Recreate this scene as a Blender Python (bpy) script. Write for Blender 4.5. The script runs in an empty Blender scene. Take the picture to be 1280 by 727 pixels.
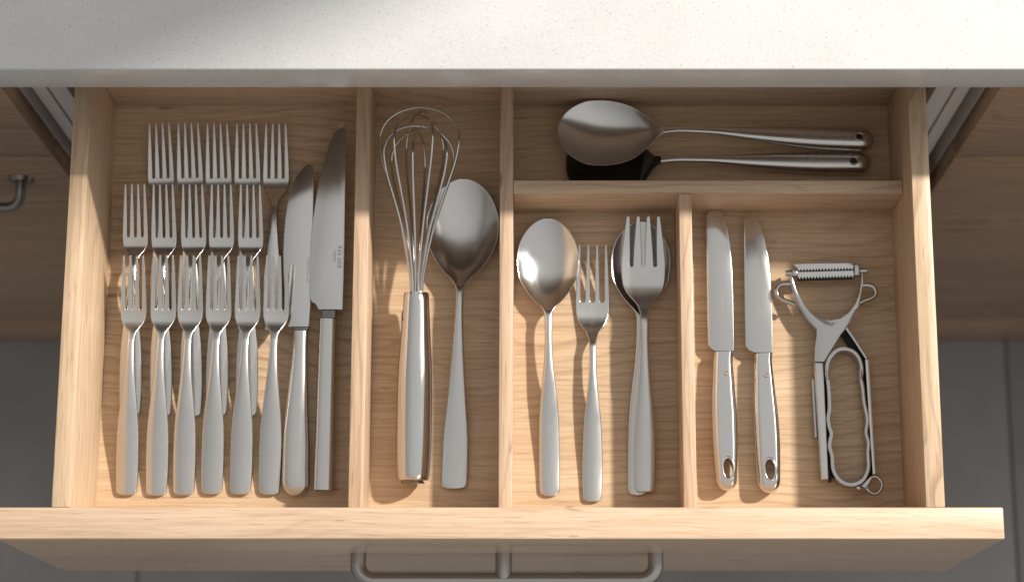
import bpy, bmesh, math, random
import numpy as np
from mathutils import Vector, Matrix

random.seed(7); np.random.seed(7)
S = bpy.context.scene
COL = S.collection

# ------------------------------------------------------------------ camera
TH = math.radians(13.67)                       # tilt away from straight down
CAM = np.array([0.0, -0.19562, 1.63612])       # metres; drawer rim is z = 0
F = 2579.0 / 1280.0                            # focal length / image width
cam = bpy.data.cameras.new('camera'); cam_o = bpy.data.objects.new('camera', cam); COL.objects.link(cam_o)
cam_o.location = CAM; cam_o.rotation_euler = (TH, 0, 0)
cam.sensor_width = 36.0; cam.lens = 36.0 * F
cam.shift_x = -(672.0 - 640.0) / 1280.0
cam.clip_start = 0.05; cam.clip_end = 60
cam.dof.use_dof = True; cam.dof.focus_distance = 1.70; cam.dof.aperture_fstop = 4.5
S.camera = cam_o

# ------------------------------------------------------------------ light
W = bpy.data.worlds.new("World"); S.world = W; W.use_nodes = True
# the room: one soft slope from the dim room behind the viewer to the bright window side
_nt = W.node_tree; _bg = _nt.nodes['Background']
_tc = _nt.nodes.new('ShaderNodeTexCoord'); _vm = _nt.nodes.new('ShaderNodeVectorMath'); _vm.operation = 'DOT_PRODUCT'
_vm.inputs[1].default_value = Vector((.66, .26, .70)).normalized()
_nt.links.new(_tc.outputs['Generated'], _vm.inputs[0])
_mr = _nt.nodes.new('ShaderNodeMapRange'); _mr.interpolation_type = 'SMOOTHSTEP'
for _k, _v in ((1, -.5), (2, 1.0), (3, .27), (4, .66)): _mr.inputs[_k].default_value = _v
_nt.links.new(_vm.outputs['Value'], _mr.inputs[0]); _nt.links.new(_mr.outputs[0], _bg.inputs[1])
_bg.inputs[0].default_value = (1.0, 0.985, 0.96, 1)

SUN_DIR = Vector((1.0, 0.53, 1.0)).normalized()    # towards the low sun in the window
sp = bpy.data.lights.new('sun_through_window', 'SPOT'); sp_o = bpy.data.objects.new('sun_through_window', sp); COL.objects.link(sp_o)
sp_o.location = Vector((-.15, .15, -.05)) + SUN_DIR * 8.0
sp_o.rotation_euler = SUN_DIR.to_track_quat('Z', 'Y').to_euler()
sp.energy = 4100; sp.color = (1.0, 0.93, 0.845); sp.shadow_soft_size = 0.17
sp.spot_size = math.radians(14); sp.spot_blend = 0.85

def area(name, loc, target, sx, sy, power, col):
    l = bpy.data.lights.new(name, 'AREA'); o = bpy.data.objects.new(name, l); COL.objects.link(o)
    l.shape = 'RECTANGLE'; l.size = sx; l.size_y = sy; l.energy = power; l.color = col
    o.location = loc; o.rotation_euler = (Vector(loc) - Vector(target)).to_track_quat('Z', 'Y').to_euler()
    return o
area('window_glow', (2.9, 1.2, 2.0), (0.0, 0.2, 0), 1.5, 1.5, 16, (0.95, 0.97, 1.0))

S.view_settings.view_transform = 'Standard'; S.view_settings.look = 'None'
S.view_settings.exposure = 0.0; S.view_settings.gamma = 1.0
S.cycles.max_bounces = 8; S.cycles.glossy_bounces = 6; S.cycles.diffuse_bounces = 4
S.cycles.sample_clamp_indirect = 4.0
S.cycles.use_denoising = True

# ------------------------------------------------------------------ helpers
_ca, _sa = math.cos(TH), math.sin(TH)
def at(px, py, z):
    """the point of the photograph's pixel that lies at height z"""
    r = np.array([(px - 672.0) / 2579.0, _sa - (py - 363.5) / 2579.0 * _ca, -_ca - (py - 363.5) / 2579.0 * _sa])
    t = (z - CAM[2]) / r[2]
    return CAM + t * r

def link(o, parent=None):
    COL.objects.link(o)
    if parent: o.parent = parent
    return o

def empty(name, label, cat, loc=(0, 0, 0), rz=0.0, group=None, rot=None):
    o = bpy.data.objects.new(name, None); o.empty_display_size = .02
    o.location = loc; o.rotation_euler = rot or (0, 0, rz)
    o['label'] = label; o['category'] = cat
    if group: o['group'] = group
    return link(o)

def mesh_obj(name, verts, faces, mat, parent=None, smooth=True, normals=None, sharp=None):
    me = bpy.data.meshes.new(name)
    me.from_pydata([tuple(map(float, v)) for v in verts], [], [tuple(map(int, f)) for f in faces])
    me.update()
    if mat: me.materials.append(mat)
    if smooth:
        me.shade_smooth()
        if sharp: me.set_sharp_from_angle(angle=math.radians(sharp))
    if normals is not None:
        me.normals_split_custom_set_from_vertices([tuple(map(float, n)) for n in normals])
    o = bpy.data.objects.new(name, me)
    return link(o, parent)

def bm_obj(name, bm, mat, parent=None, sharp=35):
    me = bpy.data.meshes.new(name)
    bmesh.ops.recalc_face_normals(bm, faces=bm.faces)
    bm.to_mesh(me); bm.free()
    if mat: me.materials.append(mat)
    me.shade_smooth(); me.set_sharp_from_angle(angle=math.radians(sharp))
    return link(bpy.data.objects.new(name, me), parent)

def box_bm(x0, x1, y0, y1, z0, z1, bev=0.0008, seg=2, bm=None):
    own = bm is None
    b = bmesh.new()
    vs = [b.verts.new((x, y, z)) for z in (z0, z1) for y in (y0, y1) for x in (x0, x1)]
    for f in ((0, 2, 3, 1), (4, 5, 7, 6), (0, 1, 5, 4), (2, 6, 7, 3), (0, 4, 6, 2), (1, 3, 7, 5)):
        b.faces.new([vs[i] for i in f])
    if bev: bmesh.ops.bevel(b, geom=list(b.edges), offset=bev, segments=seg, profile=0.5, affect='EDGES')
    if own: return b
    me = bpy.data.meshes.new('t'); b.to_mesh(me); b.free(); bm.from_mesh(me); bpy.data.meshes.remove(me)
    return bm

def box(name, x0, x1, y0, y1, z0, z1, mat, parent=None, bev=0.0008, seg=2):
    return bm_obj(name, box_bm(x0, x1, y0, y1, z0, z1, bev, seg), mat, parent)

def pchip(xs, ys):
    xs = np.array(xs, float); ys = np.array(ys, float); h = np.diff(xs); d = np.diff(ys) / h
    m = np.zeros(len(xs)); m[0] = d[0]; m[-1] = d[-1]
    for i in range(1, len(xs) - 1):
        if d[i - 1] * d[i] > 0:
            w1 = 2 * h[i] + h[i - 1]; w2 = h[i] + 2 * h[i - 1]
            m[i] = (w1 + w2) / (w1 / d[i - 1] + w2 / d[i])
    def f(x):
        x = np.clip(np.asarray(x, float), xs[0], xs[-1])
        i = np.clip(np.searchsorted(xs, x) - 1, 0, len(xs) - 2); t = (x - xs[i]) / h[i]
        return ((1 + 2 * t) * (1 - t) ** 2 * ys[i] + t * (1 - t) ** 2 * h[i] * m[i]
                + t * t * (3 - 2 * t) * ys[i + 1] + t * t * (t - 1) * h[i] * m[i + 1])
    return f
def keys(*kv): return pchip([k for k, _ in kv], [v for _, v in kv])

def ring_grid(rows, closed_ring=True, cap0=True, cap1=True):
    """rows: (R, N, 3) -> verts, faces of a lofted tube"""
    R, N, _ = rows.shape
    v = rows.reshape(-1, 3); f = []
    for i in range(R - 1):
        for j in range(N):
            k = (j + 1) % N
            f.append((i * N + j, i * N + k, (i + 1) * N + k, (i + 1) * N + j))
    if cap0: f.append(tuple(range(N - 1, -1, -1)))
    if cap1: f.append(tuple((R - 1) * N + j for j in range(N)))
    return v, f

def vnormals(v, faces):
    n = np.zeros_like(v)
    for f in faces:
        if len(f) > 4: continue                        # end caps do not bend the shading
        p = v[list(f)]
        c = np.cross(p[2] - p[0], p[-1] - p[1] if len(f) == 4 else p[2] - p[1])
        for i in f: n[i] += c
    l = np.linalg.norm(n, axis=1); l[l < 1e-15] = 1
    return n / l[:, None]

EDGE_D = np.array([0, .04, .14, .32, .6, 1.0])
def plate_rows(ss, wl, wr, zc, th, rad, s0=None, s1=None, mid=7):
    """rings of a plate along +y; wl/wr left/right edge x(s), zc(x,s,w) height of its middle, th(s) half thickness,
    rad edge rounding radius; s0/s1 round the ends too.  All in mm."""
    rows = []
    for s in ss:
        a, b = float(wl(s)), float(wr(s)); w = max((b - a) / 2, 1e-3); c = (a + b) / 2
        r = min(rad, w * .8)
        xs = np.concatenate([-w + EDGE_D * r, np.linspace(-w + r, w - r, mid)[1:-1], (w - EDGE_D * r)[::-1]])
        d = w - np.abs(xs)
        if s0 is not None: d = np.minimum(d, s - s0)
        if s1 is not None: d = np.minimum(d, s1 - s)
        e = np.sqrt(np.clip(1 - (1 - np.clip(d / rad, 0, 1)) ** 2, 0, 1)) * float(th(s))
        z = np.array([zc(x, s, w) for x in xs])
        top = np.stack([xs + c, np.full_like(xs, s), z + e], 1)
        bot = np.stack([xs + c, np.full_like(xs, s), z - e], 1)[::-1][1:-1]
        rows.append(np.concatenate([top[::-1], bot[::-1]]) )
    return np.array(rows)

def end_cap_fn(L0, r0, p0, L1=None, r1=None, p1=2):
    def f(s):
        k = 1.0
        if r0 and s < L0 + r0: k *= max(0, 1 - (1 - (s - L0) / r0) ** p0) ** (1 / p0)
        if r1 and s > L1 - r1: k *= max(0, 1 - (1 - (L1 - s) / r1) ** p1) ** (1 / p1)
        return max(k, 1e-3)
    return f

def rows_s(L, n, e0=True, e1=True):
    a = [0.03, .12, .3, .6, 1, 1.6, 2.4, 3.5, 5, 7, 9] if e0 else [0.0]
    b = [L - x for x in a][::-1] if e1 else [L]
    a = [x for x in a if x < L]; mid = list(np.linspace(a[-1], b[0], n + 2)[1:-1])
    return np.array(a + mid + b)

MM = 0.001
def split_plate(rows, cut, names, mats, root, smooth_n=True):
    """one plate cut at row index cut into two part meshes whose shading runs on across the seam"""
    v, f = ring_grid(rows); n = vnormals(v, f)
    N = rows.shape[1]; out = []
    for (a, b), nm, m in zip(((0, cut), (cut, len(rows) - 1)), names, mats):
        sub = rows[a:b + 1]
        vv, ff = ring_grid(sub)
        out.append((nm, vv, ff, n[a * N:(b + 1) * N], m))
    return [mesh_obj(nm, vv * MM, ff, m, root, normals=nn) for nm, vv, ff, nn, m in out]

def copy_tree(src, name_suffix=None):
    c = src.copy(); COL.objects.link(c)
    for ch in list(src.children):
        k = ch.copy(); COL.objects.link(k); k.parent = c; k.matrix_parent_inverse = ch.matrix_parent_inverse
        for g in list(ch.children):
            q = g.copy(); COL.objects.link(q); q.parent = k
    return c

def tube(name, pts, rad, mat, parent=None, n=10, closed=False):
    """round bar through pts; rad a number or one per point"""
    pts = [Vector(p) for p in pts]; R = len(pts)
    rads = [rad] * R if not hasattr(rad, '__len__') else rad
    tang = []
    for i in range(R):
        a = pts[(i - 1) % R] if closed or i > 0 else pts[i]; b = pts[(i + 1) % R] if closed or i < R - 1 else pts[i]
        tang.append((b - a).normalized())
    up = Vector((0, 0, 1)) if abs(tang[0].z) < .9 else Vector((1, 0, 0))
    nrm = (up - tang[0] * up.dot(tang[0])).normalized(); rows = []
    for i in range(R):
        nrm = (nrm - tang[i] * nrm.dot(tang[i])).normalized(); bi = tang[i].cross(nrm)
        rows.append([tuple(pts[i] + (nrm * math.cos(2 * math.pi * j / n) + bi * math.sin(2 * math.pi * j / n)) * rads[i]) for j in range(n)])
    rows = np.array(rows)
    v, f = ring_grid(rows, cap0=not closed, cap1=not closed)
    if closed:
        for j in range(n):
            k = (j + 1) % n; f.append(((R - 1) * n + j, (R - 1) * n + k, k, j))
    return mesh_obj(name, v, f, mat, parent, sharp=50)

def smooth_path(pts, n=6, closed=False):
    """Catmull-Rom through 2-D or 3-D points"""
    P = [np.array(p, float) for p in pts]; out = []; m = len(P)
    rng = range(m) if closed else range(m - 1)
    for i in rng:
        p0 = P[(i - 1) % m] if closed or i > 0 else 2 * P[0] - P[1]
        p1, p2 = P[i], P[(i + 1) % m]
        p3 = P[(i + 2) % m] if closed or i + 2 < m else 2 * P[-1] - P[-2]
        for k in range(n):
            t = k / n
            out.append(.5 * ((2 * p1) + (-p0 + p2) * t + (2 * p0 - 5 * p1 + 4 * p2 - p3) * t * t + (-p0 + 3 * p1 - 3 * p2 + p3) * t ** 3))
    if not closed: out.append(P[-1])
    return out

def prism_bm(outline, z0, z1, bev=0.0003, seg=2, holes=()):
    """flat piece with the given outline (x, y), standing from z0 to z1, edges eased"""
    bm = bmesh.new()
    bot = [bm.verts.new((p[0], p[1], z0)) for p in outline]
    f = bm.faces.new(bot)
    r = bmesh.ops.extrude_face_region(bm, geom=[f])
    for v in r['geom']:
        if isinstance(v, bmesh.types.BMVert): v.co.z = z1
    bmesh.ops.recalc_face_normals(bm, faces=bm.faces)
    if bev:
        caps = [e for e in bm.edges if abs(e.verts[0].co.z - e.verts[1].co.z) < 1e-9]
        bmesh.ops.bevel(bm, geom=caps, offset=bev, segments=seg, profile=.5, affect='EDGES', clamp_overlap=True)
    return bm

def strip_bm(path, half, z0, z1, closed=False, bev=0.0002):
    """a band of sheet metal standing on edge along path (x, y), 2*half thick"""
    P = [np.array(p[:2], float) for p in path]; m = len(P); L = []; R = []
    for i in range(m):
        a = P[(i - 1) % m] if closed or i > 0 else P[i]; b = P[(i + 1) % m] if closed or i < m - 1 else P[i]
        t = (b - a) / max(np.linalg.norm(b - a), 1e-12); nn = np.array([-t[1], t[0]])
        L.append(P[i] + nn * half); R.append(P[i] - nn * half)
    zz0 = z0 if callable(z0) else (lambda i: z0); zz1 = z1 if callable(z1) else (lambda i: z1)
    rows = np.array([[(L[i][0], L[i][1], zz0(i)), (L[i][0], L[i][1], zz1(i) - bev), tuple(L[i] * (1 - .3) + R[i] * .3) + (zz1(i),),
                      tuple(R[i] * (1 - .3) + L[i] * .3) + (zz1(i),), (R[i][0], R[i][1], zz1(i) - bev), (R[i][0], R[i][1], zz0(i))] for i in range(m)])
    v, f = ring_grid(rows, cap0=not closed, cap1=not closed); n = 6
    if closed:
        for j in range(n):
            k = (j + 1) % n; f.append(((m - 1) * n + j, (m - 1) * n + k, k, j))
    bm = bmesh.new(); vs = [bm.verts.new(tuple(p)) for p in v]
    for q in f: bm.faces.new([vs[i] for i in q])
    return bm

# ------------------------------------------------------------------ materials
def new_mat(name):
    m = bpy.data.materials.new(name); m.use_nodes = True
    nt = m.node_tree; return m, nt, nt.nodes['Principled BSDF']

def nn(nt, typ, **kw):
    n = nt.nodes.new(typ)
    for k, v in kw.items():
        if k in n.inputs: n.inputs[k].default_value = v
        else: setattr(n, k, v)
    return n

def ramp(nt, src, stops, interp='LINEAR'):
    r = nt.nodes.new('ShaderNodeValToRGB'); r.color_ramp.interpolation = interp
    e = r.color_ramp.elements
    while len(e) < len(stops): e.new(.5)
    for k, (p, c) in enumerate(stops):
        e[k].position = p; e[k].color = c if len(c) == 4 else (*c, 1)
    nt.links.new(src, r.inputs[0]); return r

def mix(nt, a, b, fac, mode='MIX'):
    m = nt.nodes.new('ShaderNodeMix'); m.data_type = 'RGBA'; m.blend_type = mode
    for sock, val in ((m.inputs[0], fac), (m.inputs[6], a), (m.inputs[7], b)):
        if hasattr(val, 'is_linked') or isinstance(val, bpy.types.NodeSocket): nt.links.new(val, sock)
        else: sock.default_value = val if not isinstance(val, tuple) or len(val) == 4 else (*val, 1)
    return m.outputs[2]

def wood(name, grain, light, mid, dark, rough=.42, line=.5, seed=0.0, coat=0.0, fig=1.0):
    """grain: 'x', 'y' or 'z' - the direction the fibres run"""
    m, nt, b = new_mat(name)
    tc = nn(nt, 'ShaderNodeTexCoord')
    def mapped(along, across, off=0.0):
        mp = nn(nt, 'ShaderNodeMapping')
        s = {'x': (along, across, across), 'y': (across, along, across), 'z': (across, across, along)}[grain]
        mp.inputs['Scale'].default_value = s; mp.inputs['Location'].default_value = (seed + off, seed * 1.7 + off, seed * .6)
        nt.links.new(tc.outputs['Object'], mp.inputs['Vector']); return mp.outputs[0]
    def noise(vec, scale, detail=4, rgh=.55, dist=0.0):
        n = nn(nt, 'ShaderNodeTexNoise', Scale=scale, Detail=detail, Roughness=rgh, Distortion=dist)
        nt.links.new(vec, n.inputs['Vector']); return n.outputs['Fac']
    base = noise(mapped(2.2, 16, 3), 1.0, 5, .6, .6)                       # broad bands
    c = ramp(nt, base, [(.30, mid), (.62, light)]).outputs[0]
    # growth-ring figure: rings of a warped field, thin dark late-wood lines
    warp = noise(mapped(2.6, 7.5, 9), 1.0, 2, .5, .5)
    sx_ = nn(nt, 'ShaderNodeSeparateXYZ'); nt.links.new(tc.outputs['Object'], sx_.inputs[0])
    ax = {'x': (1, 2), 'y': (0, 2), 'z': (0, 1)}[grain]
    acr = nn(nt, 'ShaderNodeMath', operation='ADD'); nt.links.new(sx_.outputs[ax[0]], acr.inputs[0]); nt.links.new(sx_.outputs[ax[1]], acr.inputs[1])
    acm = nn(nt, 'ShaderNodeMath', operation='MULTIPLY'); nt.links.new(acr.outputs[0], acm.inputs[0]); acm.inputs[1].default_value = 105.0
    mul = nn(nt, 'ShaderNodeMath', operation='MULTIPLY_ADD'); nt.links.new(warp, mul.inputs[0]); mul.inputs[1].default_value = 13.0 * fig; nt.links.new(acm.outputs[0], mul.inputs[2])
    fine0 = noise(mapped(9, 120, 5), 1.0, 2, .5)
    add = nn(nt, 'ShaderNodeMath', operation='MULTIPLY_ADD'); nt.links.new(fine0, add.inputs[0]); add.inputs[1].default_value = .5
    nt.links.new(mul.outputs[0], add.inputs[2])
    fr = nn(nt, 'ShaderNodeMath', operation='FRACT'); nt.links.new(add.outputs[0], fr.inputs[0])
    ringl = ramp(nt, fr.outputs[0], [(0.0, (0, 0, 0)), (.60, (.10, .10, .10)), (.88, (1, 1, 1)), (.93, (.7, .7, .7)), (1.0, (0, 0, 0))]).outputs[0]
    str_ = noise(mapped(3, 6, 31), 1.0, 3)
    k = nn(nt, 'ShaderNodeMath', operation='MULTIPLY'); nt.links.new(ringl, k.inputs[0]); nt.links.new(ramp(nt, str_, [(.34, (.12, .12, .12)), (.66, (1, 1, 1))]).outputs[0], k.inputs[1])
    k2 = nn(nt, 'ShaderNodeMath', operation='MULTIPLY'); nt.links.new(k.outputs[0], k2.inputs[0]); k2.inputs[1].default_value = line
    c = mix(nt, c, dark, k2.outputs[0])
    # fibres and pores
    fib = noise(mapped(14, 420, 1), 1.0, 3, .6)
    fr2 = ramp(nt, fib, [(.36, (0.72, 0.66, 0.6)), (.60, (1, 1, 1))]).outputs[0]
    c = mix(nt, c, fr2, .55, 'MULTIPLY')
    pore = noise(mapped(34, 900, 2), 1.0, 1, .5)
    pr = ramp(nt, pore, [(.63, (0, 0, 0)), (.72, (1, 1, 1))]).outputs[0]
    pk = nn(nt, 'ShaderNodeMath', operation='MULTIPLY'); nt.links.new(pr, pk.inputs[0]); pk.inputs[1].default_value = .38
    c = mix(nt, c, dark, pk.outputs[0])
    fl_ = noise(mapped(26, 130, 41), 1.0, 1, .4)
    flr = ramp(nt, fl_, [(.755, (0, 0, 0)), (.80, (.6, .6, .6))]).outputs[0]
    c = mix(nt, c, dark, flr)
    # tight early-wood lines between the figure
    tl = nn(nt, 'ShaderNodeMath', operation='MULTIPLY_ADD'); nt.links.new(acr.outputs[0], tl.inputs[0]); tl.inputs[1].default_value = 330.0
    wv = nn(nt, 'ShaderNodeMath', operation='MULTIPLY'); nt.links.new(noise(mapped(5, 22, 17), 1.0, 3), wv.inputs[0]); wv.inputs[1].default_value = 7.0
    nt.links.new(wv.outputs[0], tl.inputs[2])
    tf = nn(nt, 'ShaderNodeMath', operation='FRACT'); nt.links.new(tl.outputs[0], tf.inputs[0])
    tr = ramp(nt, tf.outputs[0], [(0, (0, 0, 0)), (.5, (.2, .2, .2)), (.85, (1, 1, 1)), (1, (0, 0, 0))]).outputs[0]
    tm = nn(nt, 'ShaderNodeMath', operation='MULTIPLY'); nt.links.new(tr, tm.inputs[0]); tm.inputs[1].default_value = .22 * line
    c = mix(nt, c, dark, tm.outputs[0])
    nt.links.new(c, b.inputs['Base Color'])
    rr = ramp(nt, fib, [(.3, (rough + .1,) * 3), (.7, (rough - .05,) * 3)]).outputs[0]
    nt.links.new(rr, b.inputs['Roughness'])
    b.inputs['Coat Weight'].default_value = coat; b.inputs['Coat Roughness'].default_value = .14
    bp = nn(nt, 'ShaderNodeBump', Strength=.12, Distance=.0004); nt.links.new(fib, bp.inputs['Height']); nt.links.new(bp.outputs[0], b.inputs['Normal'])
    return m

def steel(name, rough=.25, brush=.35, col=(.62, .61, .595), axis='y', smudge=.06):
    m, nt, b = new_mat(name)
    b.inputs['Metallic'].default_value = 1.0; b.inputs['Base Color'].default_value = (*col, 1)
    tc = nn(nt, 'ShaderNodeTexCoord'); mp = nn(nt, 'ShaderNodeMapping')
    mp.inputs['Scale'].default_value = {'y': (2600, 30, 2600), 'x': (30, 2600, 2600)}[axis]
    nt.links.new(tc.outputs['Object'], mp.inputs['Vector'])
    n = nn(nt, 'ShaderNodeTexNoise', Scale=1.0, Detail=2.0); nt.links.new(mp.outputs[0], n.inputs['Vector'])
    n2 = nn(nt, 'ShaderNodeTexNoise', Scale=30.0, Detail=3.0, Roughness=.55); nt.links.new(tc.outputs['Object'], n2.inputs['Vector'])
    ad = nn(nt, 'ShaderNodeMath', operation='MULTIPLY_ADD'); nt.links.new(n2.outputs['Fac'], ad.inputs[0])
    ad.inputs[1].default_value = smudge * 2; ad.inputs[2].default_value = rough - smudge
    mp3 = nn(nt, 'ShaderNodeMapping'); mp3.inputs['Scale'].default_value = {'y': (420, 9, 420), 'x': (9, 420, 420)}[axis]
    nt.links.new(tc.outputs['Object'], mp3.inputs['Vector'])
    n3 = nn(nt, 'ShaderNodeTexNoise', Scale=1.0, Detail=3.0); nt.links.new(mp3.outputs[0], n3.inputs['Vector'])
    ad3 = nn(nt, 'ShaderNodeMath', operation='MULTIPLY_ADD'); nt.links.new(n3.outputs['Fac'], ad3.inputs[0]); ad3.inputs[1].default_value = smudge * 1.3
    nt.links.new(ad.outputs[0], ad3.inputs[2])
    sub3 = nn(nt, 'ShaderNodeMath', operation='SUBTRACT'); nt.links.new(ad3.outputs[0], sub3.inputs[0]); sub3.inputs[1].default_value = smudge * .65
    nt.links.new(sub3.outputs[0], b.inputs['Roughness'])
    if brush:
        bp = nn(nt, 'ShaderNodeBump', Strength=brush, Distance=.00006); nt.links.new(n.outputs['Fac'], bp.inputs['Height'])
        nt.links.new(bp.outputs[0], b.inputs['Normal'])
    return m

def plain(name, col, rough=.5, var=.06, scale=30, metal=0.0, bump=0.0):
    m, nt, b = new_mat(name); b.inputs['Roughness'].default_value = rough; b.inputs['Metallic'].default_value = metal
    tc = nn(nt, 'ShaderNodeTexCoord'); n = nn(nt, 'ShaderNodeTexNoise', Scale=scale, Detail=6.0, Roughness=.6)
    nt.links.new(tc.outputs['Object'], n.inputs['Vector'])
    lo = tuple(c * (1 - var) for c in col); hi = tuple(min(1, c * (1 + var)) for c in col)
    r = ramp(nt, n.outputs['Fac'], [(.3, lo), (.7, hi)]); nt.links.new(r.outputs[0], b.inputs['Base Color'])
    if bump:
        bp = nn(nt, 'ShaderNodeBump', Strength=bump, Distance=.0006); nt.links.new(n.outputs['Fac'], bp.inputs['Height']); nt.links.new(bp.outputs[0], b.inputs['Normal'])
    return m

L_, M_, D_ = (.645, .475, .308), (.545, .38, .235), (.21, .11, .06)
M_FLOORW = wood('wood_drawer_bottom', 'x', L_, M_, D_, line=.52, seed=2.0)
M_SIDE = wood('wood_side', 'y', (.67, .503, .338), (.59, .425, .278), D_, line=.5, seed=5.0)
M_DIV = wood('wood_divider', 'y', (.655, .485, .34), (.57, .405, .275), D_, line=.5, seed=8.0)
M_DIVX = wood('wood_cross_divider', 'x', (.655, .485, .34), (.57, .405, .275), D_, line=.5, seed=11.0)
M_FRONT = wood('wood_front', 'x', (.70, .52, .37), (.635, .465, .32), D_, line=.3, seed=14.0, rough=.36, coat=.25, fig=.7)
M_NEIGH = wood('wood_neighbour_front', 'x', (.42, .28, .175), (.33, .215, .13), D_, line=.8, seed=17.0, rough=.36, coat=.2, fig=1.5)
M_STEEL = steel('steel_satin', .25, 0, smudge=.09)
M_BOWL = steel('steel_spoon_bowl', .20, 0, smudge=.05)
M_BLADE = steel('steel_blade', .15, .05, smudge=.02)
M_POL = steel('steel_polished', .12, .05, (.64, .63, .615), smudge=.03)
M_CHROME = steel('dark_chrome', .10, .03, (.50, .49, .48), smudge=.02)
M_SATX = steel('steel_satin_crosswise', .24, .08, axis='x')
M_HANDLE = steel('steel_dark_handle', .24, .2, (.42, .40, .385), axis='x')
M_PEWTER = steel('pewter', .3, .03, (.22, .205, .19))
M_SHADEDBOWL = steel('dark_spoon_steel', .16, 0, (.26, .25, .24))  # steel darkened: shade and dark reflection under the upper spoon put into the colour
M_DARKST = steel('steel_bolster', .22, .03, (.20, .19, .18))
M_ETCH = plain('etched_mark', (.34, .28, .25), .6, .2, 400)
M_NYLON = plain('black_nylon', (.012, .011, .011), .25, .1, 60)
M_SHADE_MARK = plain('dark_recess', (.02, .018, .016), .8)  # near-black for shade painted into peeler gaps, and for the whisk's mark
M_CARC = plain('carcass_white', (.60, .57, .56), .4, .03)
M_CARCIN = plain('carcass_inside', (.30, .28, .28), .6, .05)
M_SHADEPIER = plain('wall_paint', (.75, .74, .72), .8, .03)

def counter_mat():
    m, nt, b = new_mat('quartz_worktop')
    tc = nn(nt, 'ShaderNodeTexCoord')
    def noise(sc, d=3, r=.6):
        n = nn(nt, 'ShaderNodeTexNoise', Scale=sc, Detail=d, Roughness=r); nt.links.new(tc.outputs['Object'], n.inputs['Vector']); return n.outputs['Fac']
    c = ramp(nt, noise(420, 3, .7), [(.35, (.575, .58, .58)), (.65, (.64, .64, .64))]).outputs[0]
    c = mix(nt, c, ramp(nt, noise(9, 3), [(.35, (.93, .93, .93)), (.65, (1, 1, 1))]).outputs[0], 1.0, 'MULTIPLY')
    def specks(scale, th, soft):
        v = nn(nt, 'ShaderNodeTexVoronoi', Scale=scale, Randomness=1.0); nt.links.new(tc.outputs['Object'], v.inputs['Vector'])
        r = ramp(nt, v.outputs['Distance'], [(th, (1, 1, 1)), (th + soft, (0, 0, 0))]).outputs[0]
        sel = ramp(nt, v.outputs['Color'], [(.62, (0, 0, 0)), (.70, (1, 1, 1))]).outputs[0]
        k = nn(nt, 'ShaderNodeMath', operation='MULTIPLY'); nt.links.new(r, k.inputs[0]); nt.links.new(sel, k.inputs[1]); return k.outputs[0]
    c = mix(nt, c, (.27, .24, .22), specks(210, .07, .06))
    c = mix(nt, c, (.42, .39, .36), specks(330, .12, .10))
    c = mix(nt, c, (.68, .68, .67), specks(240, .10, .06))
    nt.links.new(c, b.inputs['Base Color']); b.inputs['Roughness'].default_value = .22
    return m
M_COUNTER = counter_mat()

def tile_mat():
    m = plain('floor_tile_grey', (.27, .262, .258), .45, .14, 6, bump=.1); return m
M_TILE = tile_mat(); M_GROUT = plain('grout', (.20, .19, .185), .9, .1, 80)

# ------------------------------------------------------------------ setting: floor, unseen pier that shades the countertop
FZ = -0.951
fl = box('floor', -3, 3, -3, 1.0, FZ - .08, FZ - .004, M_GROUT, bev=0); fl['kind'] = 'structure'
tx = [-1.60 + .55 * k for k in range(7)]; ty = [-1.23 + .55 * k for k in range(4)]
tile_bm = box_bm(.0015, .5485, .0015, .5485, -.012, 0, .0012, 2)
tile0 = None
for x in tx:
    for y in ty:
        if tile0 is None:
            tile0 = bm_obj('floor_tile', tile_bm, M_TILE, fl); t = tile0
        else:
            t = tile0.copy(); COL.objects.link(t); t.parent = fl
        t.location = (x, y, FZ + .001 * random.uniform(-.4, .4))
shade_pier_bm = box_bm(.56, 1.02, .965, 1.08, FZ, 1.50, .003)  # unseen pier added behind the counter, sized for the shadow it casts
shade_pier_o = bm_obj('wall', shade_pier_bm, M_SHADEPIER); shade_pier_o['kind'] = 'structure'

# ------------------------------------------------------------------ worktop and cabinets
ct = box('countertop', -1.7, 1.7, 0.3535, .962, 0.0667, .11, M_COUNTER, bev=.0016, seg=3)
ct['label'] = 'pale speckled stone countertop overhanging the back of the open drawer'; ct['category'] = 'countertop'

YF, YC = 0.3655, 0.3855
def carcass(name, label, x0, x1, own=True):
    c = empty(name, label, 'cabinet', ((x0 + x1) / 2, YC, FZ)); X = (x0 + x1) / 2
    h = -FZ + .064
    for sx in (-1, 1):
        xa, xb = ((x0 - X), (x0 - X) + .0115) if sx < 0 else ((x1 - X) - .0115, (x1 - X))
        box('side_panel', xa, xb, 0, .56, .06, h, M_CARC, c, .0006)
    box('bottom_panel', x0 - X + .0135, x1 - X - .0135, .002, .555, .10, .118, M_CARC, c, .0006)
    box('back_panel', x0 - X + .0135, x1 - X - .0135, .556, .562, .12, h, M_CARCIN, c, .0)
    return c, X
cab, X0 = carcass('base_cabinet', 'base cabinet with the open drawer pulled out of it', -.4290, .3674)
h0 = -FZ
for sx in (-1, 1):                                  # inner lining that carries the runners
    a = (-.4290 if sx < 0 else .3674) - X0
    if sx < 0: box('runner_panel', a + .0135, a + .0135 + .0155, .0005, .5, .09, h0 + .063, M_CARC, cab, .0008)
    else: box('runner_panel', a - .0135 - .0155, a - .0135, .0005, .5, .09, h0 + .063, M_CARC, cab, .0008)
box('lower_drawer_front', -.4295 - X0, .3700 - X0, -.0205, -.0005, .13, h0 - .244, M_NEIGH, cab, .0012)

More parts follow.
